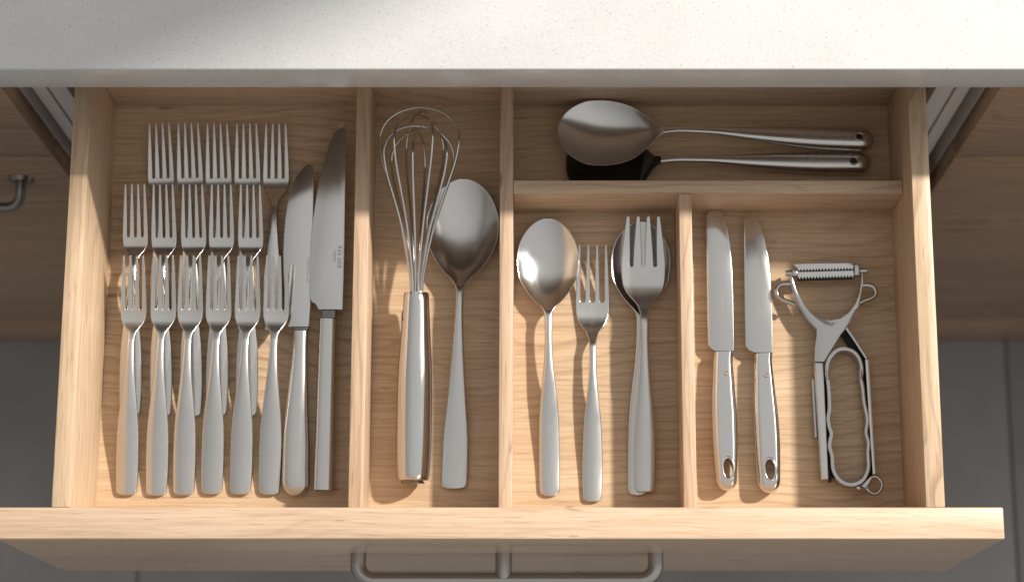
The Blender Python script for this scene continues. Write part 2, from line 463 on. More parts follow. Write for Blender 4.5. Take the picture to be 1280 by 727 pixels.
def bar_handle(parent, x0, x1, y, z, out, r=.0055, centre=True, mat=M_HANDLE, droop=0.0, name='handle'):
    """bent bar pull, ends turned into the panel at y"""
    pts = [(x0, y + .002, z)]; rb = min(.0135, out * .8)
    for k in range(9):
        a = k / 8 * math.pi / 2
        pts.append((x0 + rb - rb * math.cos(a), y - out + rb - rb * math.sin(a), z - droop * math.sin(a)))
    for k in range(1, 8): pts.append((x0 + rb + (x1 - x0 - 2 * rb) * k / 8, y - out, z - droop))
    for k in range(9):
        a = k / 8 * math.pi / 2
        pts.append((x1 - rb + rb * math.sin(a), y - out + rb - rb * math.cos(a), z - droop * math.cos(a)))
    pts.append((x1, y + .002, z))
    h = tube(name, pts, r, mat, parent, n=16)
    return h

def neighbour(name, label, x0, x1, handle_x):
    c, X = carcass(name, label, x0, x1)
    hz = -FZ
    fa, fb = x0 - X - .0, x1 - X - .0
    up = box('drawer_front', fa, fb, -.020, 0, hz - .1545, hz + .063, M_NEIGH, c, .0022)
    lo = box('drawer_front', fa, fb, -.020, 0, hz - .822, hz - .1615, M_NEIGH, c, .0026)
    box('plinth', fa, fb, -.018, .012, .004, hz - .824, M_NEIGH, c, .001)
    if handle_x is not None:
        hx = handle_x - X
        h = bar_handle(lo, hx - .30, hx, -.020, hz - .2245, .026, .0048, droop=.008, mat=M_PEWTER)
        for q in (hx - .30, hx):
            bm = bmesh.new(); bmesh.ops.create_cone(bm, cap_ends=True, segments=24, radius1=.0125, radius2=.0105, depth=.004)
            bmesh.ops.transform(bm, matrix=Matrix.Translation((q, -.0219, hz - .2245)) @ Matrix.Rotation(math.radians(90), 4, 'X'), verts=bm.verts)
            bm_obj('rosette', bm, M_PEWTER, lo)
    return c
neighbour('base_cabinet', 'closed wooden cabinet with a curved bar handle on its lower front', -1.2395, -.4395, -.4855)
neighbour('base_cabinet', 'closed wooden cabinet beside the vegetable peeler end of the drawer, no handle in view', .3792, 1.1792, None)

# ------------------------------------------------------------------ the drawer
DZ = -.10                                            # drawer floor
dr = empty('drawer', 'open light wood cutlery drawer with fitted dividers and a bar handle', 'drawer', (0, 0, 0))
box('side_panel', -.3872, -.3725, .0254, .4095, -.118, 0, M_SIDE, dr, .0012)
box('side_panel', .3092, .3245, .0254, .4095, -.118, 0, M_SIDE, dr, .0012)
box('back_panel', -.3725, .3092, .3950, .4095, -.118, -.002, M_DIVX, dr, .001)
box('bottom_panel', -.3725, .3092, .0254, .3950, -.110, DZ, M_FLOORW, dr, 0)
fp = box('front_panel', -.4300, .3705, .0, .0254, -.2400, .0005, M_FRONT, dr, .0014, 3)
DT = -.040
box('divider', -.1547, -.1424, .0256, .3948, DZ, DT, M_DIV, dr, .0009)
box('divider', -.0320, -.0206, .0256, .3948, DZ, DT, M_DIV, dr, .0009)
box('divider', .1193, .1301, .0256, .2966, DZ, DT, M_DIV, dr, .0009)
box('divider', -.0205, .3091, .2968, .3083, DZ, DT + .0004, M_DIVX, dr, .0009)
hd = bar_handle(fp, -.1505, .0990, 0.0, -.099, .0225, .0066)
tube('handle_post', [(-.0285, .002, -.099), (-.0285, -.0215, -.099)], .0070, M_HANDLE, hd, n=16)

# ------------------------------------------------------------------ cutlery builders (local mm: handle end at 0, along +y)
FZ0 = DZ + .0003
def place(o, hpx, tpx, z_h, z_t, L, lift=0.0):
    """stand a piece of length L (m) on the line from its handle end to its tip; z_h / z_t heights over the drawer floor of the points
    seen; lift: height the front of the piece is raised by (it rests on another)"""
    a = at(*hpx, DZ + z_h); b = at(*tpx, DZ + z_t)
    d = b - a; l = math.hypot(d[0], d[1])
    o.location = (a[0], a[1], FZ0); k = l / L
    rz = math.atan2(-d[0], d[1]); o.rotation_euler = Vector((math.atan2(lift, l), 0, 0)) and (math.atan2(lift, l), 0, rz)
    o.rotation_mode = 'XYZ'
    o.scale = (1, k, 1) if abs(k - 1) < .04 else (k, k, k)
    return k

def make_fork(root, L, hw, hz, root_s, neck_s, tip_half, slot, handle_r=4.2, handle_p=2.6, tht=1.15, tip_w=.85, tip_r=1.0, crown=1.5, name_suffix=''):
    """hw: half width keys; hz: height keys of the middle surface"""
    W_, Z_ = keys(*hw), keys(*hz)
    cap = end_cap_fn(0, handle_r, handle_p)
    w = lambda s: float(W_(s)) * cap(s)
    th = lambda s: tht * (1.15 if s < neck_s else 1.0)
    dish = keys((0, crown), (neck_s - 40, crown), (neck_s, .8), (neck_s + 12, -.3), (root_s, -.6), (L, -.2))
    zc = lambda x, s, ww: float(Z_(s)) + float(dish(s)) * (1 - (x / max(float(W_(s)), 1e-3)) ** 2)
    ss = np.concatenate([[0.03, .12, .3, .6, 1, 1.6, 2.4, 3.4, 4.6, 6, 8, 11], np.linspace(15, neck_s - 12, 16), np.linspace(neck_s - 9, root_s, 22)])
    cut = int(np.argmin(np.abs(ss - neck_s)))
    rows = plate_rows(ss, lambda s: -w(s), lambda s: w(s), zc, th, .8, s0=0)
    ho, he = split_plate(rows, cut, ('handle', 'tines'), (M_STEEL, M_STEEL), root)
    # tines, added to the head mesh
    wr = float(W_(root_s)); V = []; Fc = []
    ts = root_s + np.array([0, .5, 1.1, 2, 3.4, 6, 11, 17, 23, 29, 35, 39, 42, 44, 45.0, 45.6, 46.0]) * (L - root_s) / 46.0
    for k in range(4):
        def edges(s, k=k):
            t = (s - root_s) / (L - root_s)
            g = slot * min(1, math.sqrt(max(t, 0) / .035)) if t < .035 else slot
            half0 = (2 * wr - 3 * slot) / 8
            c0 = -wr + half0 + k * (2 * half0 + slot); c1 = (k - 1.5) / 1.5 * tip_half
            c = c0 + (c1 - c0) * t ** 1.15
            hwid = half0 + (tip_w - half0) * t ** 1.5
            fat = (slot - g) / 2
            a, b = c - hwid - (fat if k > 0 else 0), c + hwid + (fat if k < 3 else 0)
            e = end_cap_fn(0, 0, 2, L, tip_r, 2)(s); m = (a + b) / 2
            return m - (m - a) * e, m + (b - m) * e
        rws = []
        for s in ts:
            a, b = edges(s); c = (a + b) / 2; hw_ = max((b - a) / 2, .02)
            r = min(.5, hw_ * .6); thk = tht * (1 - .25 * (s - root_s) / (L - root_s))
            xs = np.concatenate([-hw_ + EDGE_D * r, (hw_ - EDGE_D * r)[::-1]]); d = np.minimum(hw_ - np.abs(xs), L - s + .02)
            e = np.sqrt(np.clip(1 - (1 - np.clip(d / r, 0, 1)) ** 2, 0, 1)) * thk
            zz = np.array([float(Z_(s)) + float(dish(s)) * (1 - min(1, ((x + c) / wr) ** 2)) for x in xs])
            top = np.stack([xs + c, np.full_like(xs, s), zz + e], 1); bot = np.stack([xs + c, np.full_like(xs, s), zz - e], 1)[::-1][1:-1]
            rws.append(np.concatenate([top[::-1], bot[::-1]]))
        v, f = ring_grid(np.array(rws)); o = len(V) and sum(len(q) for q in V) or 0
        Fc += [tuple(i + o for i in q) for q in f]; V.append(v)
    tv = np.concatenate(V) * MM
    me = he.data; nv = len(me.vertices)
    hn = [tuple(c.vector) for c in me.corner_normals]
    ov = [tuple(v.co) for v in me.vertices]; of = [tuple(p.vertices) for p in me.polygons]
    allv = ov + [tuple(map(float, q)) for q in tv]; allf = of + [tuple(i + nv for i in q) for q in Fc]
    nrm = np.zeros((len(allv), 3))
    li = 0
    for p in me.polygons:
        for vi in p.vertices: nrm[vi] = hn[li]; li += 1
    nrm[nv:] = vnormals(tv, Fc)
    nm = he.name; old = he.data
    me2 = bpy.data.meshes.new('tines'); me2.from_pydata(allv, [], allf); me2.update(); me2.materials.append(M_STEEL); me2.shade_smooth()
    me2.normals_split_custom_set_from_vertices([tuple(map(float, q)) for q in nrm])
    he.data = me2; bpy.data.meshes.remove(old)
    return root

def make_spoon(root, L, hw, hz, neck_s, bowl_s, depth, tht=1.0, handle_r=5, handle_p=2.6, tip_r=16, tip_p=2.0, bowl_peak=.52, crown=1.3, mats=None):
    W_, Z_ = keys(*hw), keys(*hz)
    cap = end_cap_fn(0, handle_r, handle_p, L, tip_r, tip_p)
    w = lambda s: float(W_(s)) * cap(s)
    def dep(s):
        if s <= bowl_s: return 0.0
        t = (s - bowl_s) / (L - bowl_s); k = bowl_peak
        u = t / k if t < k else (1 - t) / (1 - k)
        return depth * (1 - (1 - min(1, max(0, u))) ** 2.1) 
    cr = keys((0, crown), (neck_s * .7, crown), (neck_s, .9), (bowl_s, 0), (L, 0))
    def zc(x, s, ww):
        q = (x / max(w(s), 1e-3)) ** 2
        return float(Z_(s)) + float(cr(s)) * (1 - q) - dep(s) * (1 - q) ** .9
    th = lambda s: tht * (1.25 if s < neck_s else 1.25 - .25 * min(1, (s - neck_s) / 15))
    tip = [L - x for x in (9, 7.2, 5.6, 4.2, 3.0, 2.0, 1.2, .6, .25, .06)]
    ss = np.concatenate([[0.03, .12, .3, .6, 1, 1.6, 2.4, 3.4, 4.6, 6, 8, 11], np.linspace(15, neck_s - 8, 16), np.linspace(neck_s - 5, L - 11, 40), tip])
    cut = int(np.argmin(np.abs(ss - neck_s)))
    rows = plate_rows(ss, lambda s: -w(s), lambda s: w(s), zc, th, 1.1, s0=0, s1=L, mid=19)
    split_plate(rows, cut, ('handle', 'bowl'), mats or (M_STEEL, M_BOWL), root)
    return root

# ---- sixteen dinner forks in three rows
FORK_W = [(0, 8.6), (12, 9.3), (30, 9.7), (45, 9.5), (63, 8.6), (80, 6.8), (95, 5.3), (110, 4.1), (120, 3.5), (130, 3.2), (136, 3.6), (141, 5.8), (146, 8.9), (151, 10.7), (157, 11.1), (203, 8.6)]
FORK_Z = [(0, 1.6), (20, 2.4), (50, 5.2), (85, 8.6), (112, 10.0), (128, 9.0), (138, 6.2), (145, 3.0), (149.5, 1.7), (153, 1.6), (157, 2.05), (165, 3.6), (182, 7.3), (203, 12.2)]
GF = 'dinner forks laid in three overlapping rows'
f0 = empty('fork', 'dinner fork', 'fork', group=GF)
make_fork(f0, 203, FORK_W, FORK_Z, 157, 133, 8.1, 1.95)
def shorter(ks): return [(k * .80 if k <= 130 else k - 26, v) for k, v in ks]
f1 = empty('fork', 'dinner fork', 'fork', group=GF)
make_fork(f1, 177, [(k, v * (.84 if k < 90 else 1)) for k, v in shorter(FORK_W)], shorter(FORK_Z), 131, 107, 8.1, 1.95)
front = [(158, 168), (195, 204), (229.5, 239), (265, 274.5), (301, 310.5), (337, 346)]
middle = [(162, 168), (201, 204.5), (239.5, 240.5), (270, 276.5), (308, 312.5)]
rear = [(201, 199), (238, 236), (272, 272), (307, 308), (341, 345)]
num = ['next to the drawer wall', 'second from the drawer wall', 'third from the drawer wall', 'third from the long knives', 'second from the long knives', 'next to the long knives']
num5 = ['next to the drawer wall', 'second from the drawer wall', 'middle of the five', 'second from the long knives', 'nearest the long knives']
firsts = {'rear': f1, 'front': f0}
for rowname, pts, hy, tyy, lift, labs in (('rear', rear, 414, 154, 0.0, num5), ('middle', middle, 520, 228, .0165, num5), ('front', front, 618, 315, .0240, num)):
    for i, (hx, tx_) in enumerate(pts):
        src = f1 if rowname == 'rear' else f0
        o = firsts.pop(rowname, None) or copy_tree(src)
        place(o, (hx + random.uniform(-.8, .8), hy + random.uniform(-1, 1)), (tx_ + random.uniform(-.8, .8), tyy + random.uniform(-.6, .6)), .0016, .0122 + lift, .177 if rowname == 'rear' else .203, lift)
        tail = {'rear': 'tines on bare wood', 'middle': 'above rear necks', 'front': 'whole handle showing'}[rowname]
        o['label'] = f'steel fork of the {rowname} fork row, {labs[i]}, {tail}'
        o['group'] = GF

# ---- spoons
def spoon_at(label, hpx, tpx, L, hw, hz, neck, bowl, depth, z_t, group=None, lift=0.0, **kw):
    o = empty('spoon', label, 'spoon', group=group)
    make_spoon(o, L, hw, hz, neck, bowl, depth, **kw)
    place(o, hpx, tpx, .0016, z_t, L * MM, lift)
    return o
spoon_at('large serving spoon lying beside the whisk, its bowl under the wires', (567.5, 611.5), (580, 224), 259,
         [(0, 10.4), (10, 11.0), (35, 10.8), (72, 8.0), (100, 5.8), (125, 4.2), (148, 3.15), (160, 3.1), (166, 4.2), (172, 7.6), (178, 13.5), (188, 21.2), (200, 27.2), (212, 30.0), (222, 30.2), (235, 28.5), (246, 27.5), (259, 26)],
         [(0, 1.8), (20, 2.6), (70, 9), (120, 17), (150, 19), (168, 17), (185, 14.5), (215, 13.5), (259, 15.0)], 162, 166, 11.0, .0150, tip_r=34, tip_p=2.0)
spoon_at('single tablespoon by the divider with its polished bowl uncovered', (687, 620), (684.5, 273), 232,
         [(0, 7.8), (8, 8.7), (25, 8.9), (53, 8.7), (82, 7.0), (109, 4.1), (130, 3.2), (148, 3.4), (155, 5.6), (161, 12), (172, 20.3), (183, 25.6), (196, 26.9), (208, 25.8), (219, 24.5), (232, 23)],
         [(0, 1.6), (20, 2.4), (60, 7), (110, 14.5), (140, 16), (158, 13.5), (175, 11.8), (200, 11.5), (232, 13.0)], 150, 153, 9.5, .0130, tip_r=30)
spoon_at('tablespoon lying underneath the big serving fork', (797, 619.5), (801.5, 277), 229,
         [(0, 7.8), (8, 8.7), (25, 8.9), (53, 8.7), (82, 7.0), (109, 4.1), (130, 3.2), (147, 3.4), (153, 5.6), (160, 12), (170, 19.3), (181, 24.4), (194, 25.6), (206, 24.6), (217, 23.4), (229, 22)],
         [(0, 1.6), (20, 2.4), (60, 6), (110, 11), (140, 12.5), (158, 11.3), (175, 10.6), (200, 10.8), (229, 12.0)], 149, 152, 8.0, .0120, tip_r=29)
sf = empty('fork', 'short wide fork between the single tablespoon and the stacked fork and spoon', 'fork')
make_fork(sf, 213, [(0, 7.6), (8, 8.3), (30, 8.7), (60, 7.7), (85, 5.2), (104, 3.5), (122, 2.95), (131, 3.2), (138, 4.9), (144, 8.6), (150, 12), (157, 14.1), (166, 14.6), (213, 12)],
          [(0, 1.6), (20, 2.4), (60, 7), (105, 12.5), (125, 12.5), (138, 8.2), (148, 3.6), (157, 1.8), (166, 2.6), (190, 8), (213, 15)], 166, 128, 11.3, 4.1, handle_r=4, tip_w=.9)
place(sf, (740.5, 627), (741, 305.5), .0016, .016, .213)
bf = empty('fork', 'big serving fork lying on top of a tablespoon', 'fork')
make_fork(bf, 222, [(0, 7.8), (8, 8.4), (30, 8.6), (60, 7.4), (85, 5.4), (104, 4.2), (125, 3.4), (140, 3.4), (148, 5.0), (154, 9.5), (161, 14.6), (168, 17.0), (176, 17.7), (184, 17.8), (222, 13)],
          [(0, 1.6), (20, 2.4), (60, 8), (105, 14), (132, 14), (148, 9.5), (160, 5), (168, 3.4), (178, 3.2), (200, 4.6), (222, 8.0)], 181, 136, 12.2, 2.6, handle_r=4, tip_w=1.35, tip_r=1.6)
place(bf, (806, 615), (804, 270), .0060, .0220, .222, .0100)
bf.location.z += .0045

# ---- upper compartment: two serving tools with thick round handles
def tool_handle_rows(keys_w, keys_z, L):
    Wk, Zk = keys(*keys_w), keys(*keys_z); rows = []
    return Wk, Zk

def round_rows(ss, w, h, z, n=24, xo=lambda s: 0.0, flat=0.0):
    rows = []
    for s in ss:
        a, b, c = w(s), h(s), z(s)
        r = []
        for j in range(n):
            t = 2 * math.pi * j / n
            cx, cz = math.cos(t), math.sin(t)
            p = 2 / 2.5
            x = a * math.copysign(abs(cx) ** p, cx); zz = b * math.copysign(abs(cz) ** p, cz)
            if flat and zz > b * (1 - flat): zz = b * (1 - flat)
            r.append((x + xo(s), s, c + zz))
        rows.append(r)
    return np.array(rows)

def hole_cut(o, centre, rx, ry, depth=.05):
    """drill an oval hole through mesh object o (local metres)"""
    bm = bmesh.new(); bmesh.ops.create_cone(bm, cap_ends=True, segments=36, radius1=1, radius2=1, depth=depth)
    bmesh.ops.scale(bm, vec=(rx, ry, 1), verts=bm.verts); bmesh.ops.translate(bm, vec=centre, verts=bm.verts)
    me = bpy.data.meshes.new('t'); bm.to_mesh(me); bm.free(); c = bpy.data.objects.new('t', me); COL.objects.link(c)
    c.matrix_world = Matrix.Identity(4)
    par = o.parent; o.parent = None; m0 = o.matrix_basis.copy(); o.matrix_basis = Matrix.Identity(4)
    md = o.modifiers.new('hole', 'BOOLEAN'); md.object = c; md.operation = 'DIFFERENCE'; md.solver = 'EXACT'
    dg = bpy.context.evaluated_depsgraph_get(); dg.update()
    new = bpy.data.meshes.new_from_object(o.evaluated_get(dg)); o.modifiers.clear()
    old = o.data; o.data = new; o.parent = par; o.matrix_basis = m0
    new.shade_smooth(); new.set_sharp_from_angle(angle=math.radians(40))
    bpy.data.objects.remove(c)

def ring_obj(name, cx, cy, z, rx, ry, r, mat, parent):
    pts = [(cx + rx * math.cos(2 * math.pi * k / 36), cy + ry * math.sin(2 * math.pi * k / 36), z) for k in range(36)]
    return tube(name, pts, r, mat, parent, n=10, closed=True)

def serving_tool(kind, label, hpx, tpx, z_h, z_t, L, base_z, roll, hole_s):
    o = empty(kind[0], label, kind[1])
    neck = 178.0
    Wk = keys((0, 9.2), (10, 9.7), (40, 9.6), (70, 8.4), (110, 5.3), (140, 3.2), (165, 2.9), (neck, 3.4))
    Hk = keys((0, 6.5), (10, 7.6), (40, 7.2), (70, 6.0), (110, 3.6), (140, 2.2), (165, 1.9), (neck, 1.5))
    Zk = keys((0, 9), (40, 11), (100, 18), (140, 24), (165, 25), (neck, 22.5))
    cap = end_cap_fn(0, 9, 2.2)
    ss = np.concatenate([[.03, .15, .4, .8, 1.5, 2.5, 4, 6, 8, 11], np.linspace(16, neck, 26)])
    rows = round_rows(ss, lambda s: float(Wk(s)) * cap(s), lambda s: float(Hk(s)) * (cap(s) ** .8), lambda s: float(Zk(s)), 28)
    v, f = ring_grid(rows)
    hdl = mesh_obj('handle', v * MM, [q[::-1] for q in f], M_STEEL, o)
    bm = bmesh.new(); bm.from_mesh(hdl.data); bmesh.ops.recalc_face_normals(bm, faces=bm.faces); bm.to_mesh(hdl.data); bm.free()
    hole_cut(hdl, (0, hole_s * MM, .010), .0032, .0032, .06)
    ring_obj('eyelet', 0, hole_s * MM, (float(Zk(hole_s)) + float(Hk(hole_s))) * MM - .0002, .0035, .0035, .0007, M_POL, o)
    return o, neck

# serving spoon, handle pointing to the drawer wall
st, nk = serving_tool(('serving_spoon', 'serving spoon'), 'big round serving spoon with pierced thick handle resting on the turner', None, None, 0, 0, 268, 0, 0, 13)
Lb = 266.0
Wb = keys((nk, 3.4), (183, 6.0), (188, 11.5), (195, 18.5), (204, 25.0), (216, 29.2), (228, 30.8), (240, 30.4), (250, 29.2), (Lb, 28))
capb = end_cap_fn(0, 0, 2, Lb, 30, 2.0)
Zb = keys((nk, 22.5), (188, 17.5), (205, 15), (235, 14.5), (Lb, 16))
def depb(s):
    t = max(0, (s - 180) / (Lb - 180)); k = .52; u = t / k if t < k else (1 - t) / (1 - k)
    return 15 * (1 - (1 - max(0, min(1, u))) ** 2.1)
ssb = np.concatenate([np.linspace(nk - .5, Lb - 11, 40), [Lb - x for x in (9, 7.2, 5.6, 4.2, 3, 2, 1.2, .6, .25, .06)]])
rows = plate_rows(ssb, lambda s: -float(Wb(s)) * capb(s), lambda s: float(Wb(s)) * capb(s),
                  lambda x, s, w: float(Zb(s)) - depb(s) * max(0, 1 - (x / w) ** 2) ** .9, lambda s: .9, 1.0, s1=Lb, mid=19)
v, f = ring_grid(rows); mesh_obj('bowl', v * MM, f, M_BOWL, st, normals=vnormals(v, f))
place(st, (1090, 176), (697, 160), .012, .030, Lb * MM)
st.rotation_euler = (0, math.radians(6), st.rotation_euler[2]); st.location.z = FZ0 + .0105; st.location.y -= .0035

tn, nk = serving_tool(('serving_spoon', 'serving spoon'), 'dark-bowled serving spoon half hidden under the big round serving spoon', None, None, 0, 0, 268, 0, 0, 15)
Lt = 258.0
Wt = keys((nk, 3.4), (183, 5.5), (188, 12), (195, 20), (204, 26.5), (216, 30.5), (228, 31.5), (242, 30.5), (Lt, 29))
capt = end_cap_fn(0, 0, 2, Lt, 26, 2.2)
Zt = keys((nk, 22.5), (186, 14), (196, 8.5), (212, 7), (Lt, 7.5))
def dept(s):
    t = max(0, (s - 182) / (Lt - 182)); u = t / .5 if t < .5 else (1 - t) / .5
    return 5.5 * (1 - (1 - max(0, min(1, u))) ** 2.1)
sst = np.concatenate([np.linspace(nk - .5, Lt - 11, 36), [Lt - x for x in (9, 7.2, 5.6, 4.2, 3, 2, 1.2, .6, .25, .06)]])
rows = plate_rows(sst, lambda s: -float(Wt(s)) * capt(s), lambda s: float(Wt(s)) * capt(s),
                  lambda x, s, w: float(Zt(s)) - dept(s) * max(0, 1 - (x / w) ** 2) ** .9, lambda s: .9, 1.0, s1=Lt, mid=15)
v, f = ring_grid(rows); mesh_obj('bowl', v * MM, f, M_SHADEDBOWL, tn, normals=vnormals(v, f))
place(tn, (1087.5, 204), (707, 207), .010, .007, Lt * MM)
tn.rotation_euler = (0, 0, tn.rotation_euler[2])

# ---- knives
def px_local(pts, org, ang, z):
    """photo outline -> local metres in a frame at org turned by ang about z"""
    c, s = math.cos(-ang), math.sin(-ang); out = []
    for p in pts:
        q = at(p[0], p[1], z) - org
        out.append((q[0] * c - q[1] * s, q[0] * s + q[1] * c))
    return out

def frame(hpx, tpx, z):
    a = at(*hpx, z); b = at(*tpx, z); d = b - a
    return a, math.atan2(-d[0], d[1])

def dense(poly, n=5):
    out = []
    for i in range(len(poly)):
        a, b = np.array(poly[i]), np.array(poly[(i + 1) % len(poly)])
        out += [tuple(a)]
    return out

def etch(parent, x, y, z, rows, seed, mat=M_ETCH, h=.0024, run=.03, gap=.0038):
    """worn maker's mark too fine to read: short cut strokes in lines along the blade"""
    rnd = random.Random(seed); bm = bmesh.new()
    for r in range(rows):
        yy = y; hh = h * (1 if r == 0 else .62); rr = run * (1 if r == 0 else .55); y0 = y + (0 if r == 0 else run * .3)
        yy = y0
        while yy < y0 + rr:
            kind = rnd.random(); wd = hh * rnd.uniform(.45, .75); th = hh * .16; xx = x - r * gap
            segs = [(0, 0, hh, th)]
            if kind < .7: segs.append((rnd.choice([0, hh - th]), 0, th, wd))
            if kind < .45: segs.append((hh * .45, 0, th, wd))
            if kind > .4: segs.append((0, wd - th, hh, th))
            for sx, sy, lx, ly in segs:
                vs = [bm.verts.new((xx + a, yy + b, z)) for a, b in ((sx, sy), (sx + lx, sy), (sx + lx, sy + ly), (sx, sy + ly))]
                bm.faces.new(vs)
            yy += wd + hh * .35
            if rnd.random() < .15: yy += hh * .5
    o = bm_obj('etched_mark', bm, mat, parent)
    return o

def blade_obj(parent, outline, z0, z1, mat=M_BLADE, bev=.0004):
    return bm_obj('blade', prism_bm(outline, z0, z1, bev, 2), mat, parent, sharp=30)

# long table knives beside the forks
ZK = DZ + .0075
ka = empty('knife', 'long knife with rounded teardrop handle touching the front row of forks', 'knife')
org, ang = frame((370, 619.5), (389, 205), ZK); ka.location = (org[0], org[1], FZ0); ka.rotation_euler = (math.radians(2.5), 0, ang); ka.scale = (1, .989, 1)
poly = [(361, 407.5), (387.2, 407.5), (389.3, 380), (391.2, 340), (392.8, 290), (393.8, 240), (394.2, 220), (393.4, 209.5), (389.5, 204.8), (383.5, 207.5), (375, 217.5), (369.6, 227), (365, 239), (361.6, 254), (359, 272), (357.2, 292), (356, 315), (356.6, 350), (358.6, 385)]
blade = blade_obj(ka, px_local(poly, org, ang, ZK), .0066, .0080)
q = px_local([(385.5, 352)], org, ang, ZK)[0]; etch(blade, q[0] - .001, q[1], .00805, 2, 5, h=.0019, run=.022)
def knife_handle(parent, org, ang, rowspx, hfun, zc, flat=0.0, rnd_end=(10, 2.2), mat=M_STEEL, n=28, z=ZK, name='handle', p=2.5):
    """rowspx: (left px, right px, y px) measured cross-rows from handle end up to the bolster"""
    pts = []
    for xl, xr, y in rowspx:
        a, b = px_local([(xl, y), (xr, y)], org, ang, z); pts.append(((a[1] + b[1]) / 2, (a[0] + b[0]) / 2, (b[0] - a[0]) / 2))
    s = [q[0] for q in pts]; s0 = s[0]; C = pchip(s, [q[1] for q in pts]); Wd = pchip(s, [q[2] for q in pts]); L1 = s[-1]
    cap = end_cap_fn(s0, rnd_end[0] * MM, rnd_end[1]) if rnd_end else (lambda t: 1)
    ss = np.concatenate([s0 + np.array([.03, .15, .4, .8, 1.5, 2.5, 4, 6, 8, 10.5]) * MM, np.linspace(s0 + .014, L1, 30)])
    rows = []
    for t in ss:
        k = cap(t); a = float(Wd(t)) * k; b = hfun((t - s0) / (L1 - s0)) * k ** .8; c = float(C(t)); r = []
        for j in range(n):
            th = 2 * math.pi * (j + .5) / n; cx, cz = math.cos(th), math.sin(th)
            x = a * math.copysign(abs(cx) ** (2 / p), cx); zz = b * math.copysign(abs(cz) ** (2 / p), cz)
            if flat and zz > b * (1 - flat): zz = b * (1 - flat) + .12 * (zz - b * (1 - flat))
            r.append((x + c, t, zc((t - s0) / (L1 - s0)) + zz))
        rows.append(r)
    v, f = ring_grid(np.array(rows))
    o = mesh_obj(name, v, f, mat, parent)
    bm = bmesh.new(); bm.from_mesh(o.data); bmesh.ops.recalc_face_normals(bm, faces=bm.faces); bm.to_mesh(o.data); bm.free()
    o.data.set_sharp_from_angle(angle=math.radians(50))
    return o
knife_handle(ka, org, ang, [(352, 388, 619.5), (352.3, 387.3, 600), (352.6, 387, 590), (353.6, 387.4, 560), (355, 386.8, 535), (358.3, 386, 505), (361.8, 385.6, 477), (365.8, 385.4, 445), (367.4, 385.6, 425), (367.6, 386.2, 413)],
             lambda t: .0062 - .0016 * t, lambda t: .0064 + .0008 * t, rnd_end=(13, 2.0))
def collar(parent, org, ang, pxl, pxr, pyt, pyb, z0, z1):
    a = px_local([(pxl, pyb), (pxr, pyb), (pxr + .5, pyt), (pxl - .5, pyt)], org, ang, ZK)
    return bm_obj('bolster', prism_bm(a, z0, z1, .0016, 3), M_DARKST, parent)
collar(ka, org, ang, 367.5, 386.3, 407.6, 413.3, .0035, .0105)

kb = empty('knife', 'longest knife with straight bar handle lying against the divider', 'knife')
org, ang = frame((408, 612), (431, 153), ZK); kb.location = (org[0], org[1], FZ0); kb.rotation_euler = (math.radians(3.0), 0, ang); kb.scale = (1, .987, 1)
poly = [(400, 386.3), (430, 386.3), (431.4, 350), (432.6, 310), (433.6, 260), (434.4, 215), (434.8, 175), (434.6, 162), (432.8, 155.2), (430, 153.4), (426.8, 155.2), (421.5, 165), (416, 178), (409.3, 197), (403.3, 219), (398.2, 244), (394.4, 270), (391.6, 296), (389.8, 330), (389.2, 372), (391.5, 376.5), (396.5, 379.5)]
blade = blade_obj(kb, px_local(poly, org, ang, ZK), .0082, .0098)
q = px_local([(423.5, 334)], org, ang, ZK)[0]; etch(blade, q[0], q[1], .00985, 2, 11, h=.0034, run=.019, gap=.0036)
knife_handle(kb, org, ang, [(391.8, 417.4, 612), (392.6, 418, 590), (395, 419.4, 540), (396.9, 420.5, 490), (398.9, 421.8, 440), (400.8, 423, 398.5)],
             lambda t: .0072, lambda t: .0076, rnd_end=None, p=3.2)
collar(kb, org, ang, 404, 422, 386.6, 398.7, .0045, .0125)

# two pierced-handle kitchen knives
def kitchen_knife(label, hpx, tpx, poly, rowspx, hole, logo, coll, tilt, seed, mark):
    k = empty('knife', label, 'knife', group='kitchen knives with pierced steel handles')
    zz = DZ + .012
    org, ang = frame(hpx, tpx, zz); k.location = (org[0], org[1], FZ0); k.rotation_euler = (0, 0, ang)
    b = blade_obj(k, px_local(poly, org, ang, zz), .0092, .0110)
    q = px_local([mark], org, ang, zz)[0]; etch(b, q[0], q[1], .01105, 2, seed, h=.0022, run=.016)
    h = knife_handle(k, org, ang, rowspx, lambda t: .0098 - .0022 * t, lambda t: .0100, flat=.10, rnd_end=(9, 2.3), mat=M_POL, n=40, z=zz, p=2.6)
    hc = px_local([hole], org, ang, zz)[0]
    hole_cut(h, (hc[0], hc[1], .01), .0043, .0088, .06)
    ring_obj('hole_rim', hc[0], hc[1], .0184, .0048, .0093, .0011, M_POL, k)
    lc = px_local([logo], org, ang, zz)[0]
    r = ring_obj('emblem', lc[0], lc[1], .0184, .0019, .0019, .00035, M_ETCH, k)
    cu = bpy.data.curves.new('emblem_letter', 'FONT'); cu.body = 'S'; cu.size = .0036; cu.align_x = 'CENTER'; cu.align_y = 'CENTER'; cu.extrude = .0001
    to = bpy.data.objects.new('emblem_letter', cu); COL.objects.link(to)
    me = bpy.data.meshes.new_from_object(to.evaluated_get(bpy.context.evaluated_depsgraph_get())); bpy.data.objects.remove(to)
    me.materials.clear(); me.materials.append(M_ETCH)
    e = bpy.data.objects.new('emblem_letter', me); link(e, r); e.location = (lc[0], lc[1], .01855)
    a = px_local(coll, org, ang, zz); bm_obj('bolster', prism_bm(a, .0035, .0118, .0006, 2), M_DARKST, k)
    return k
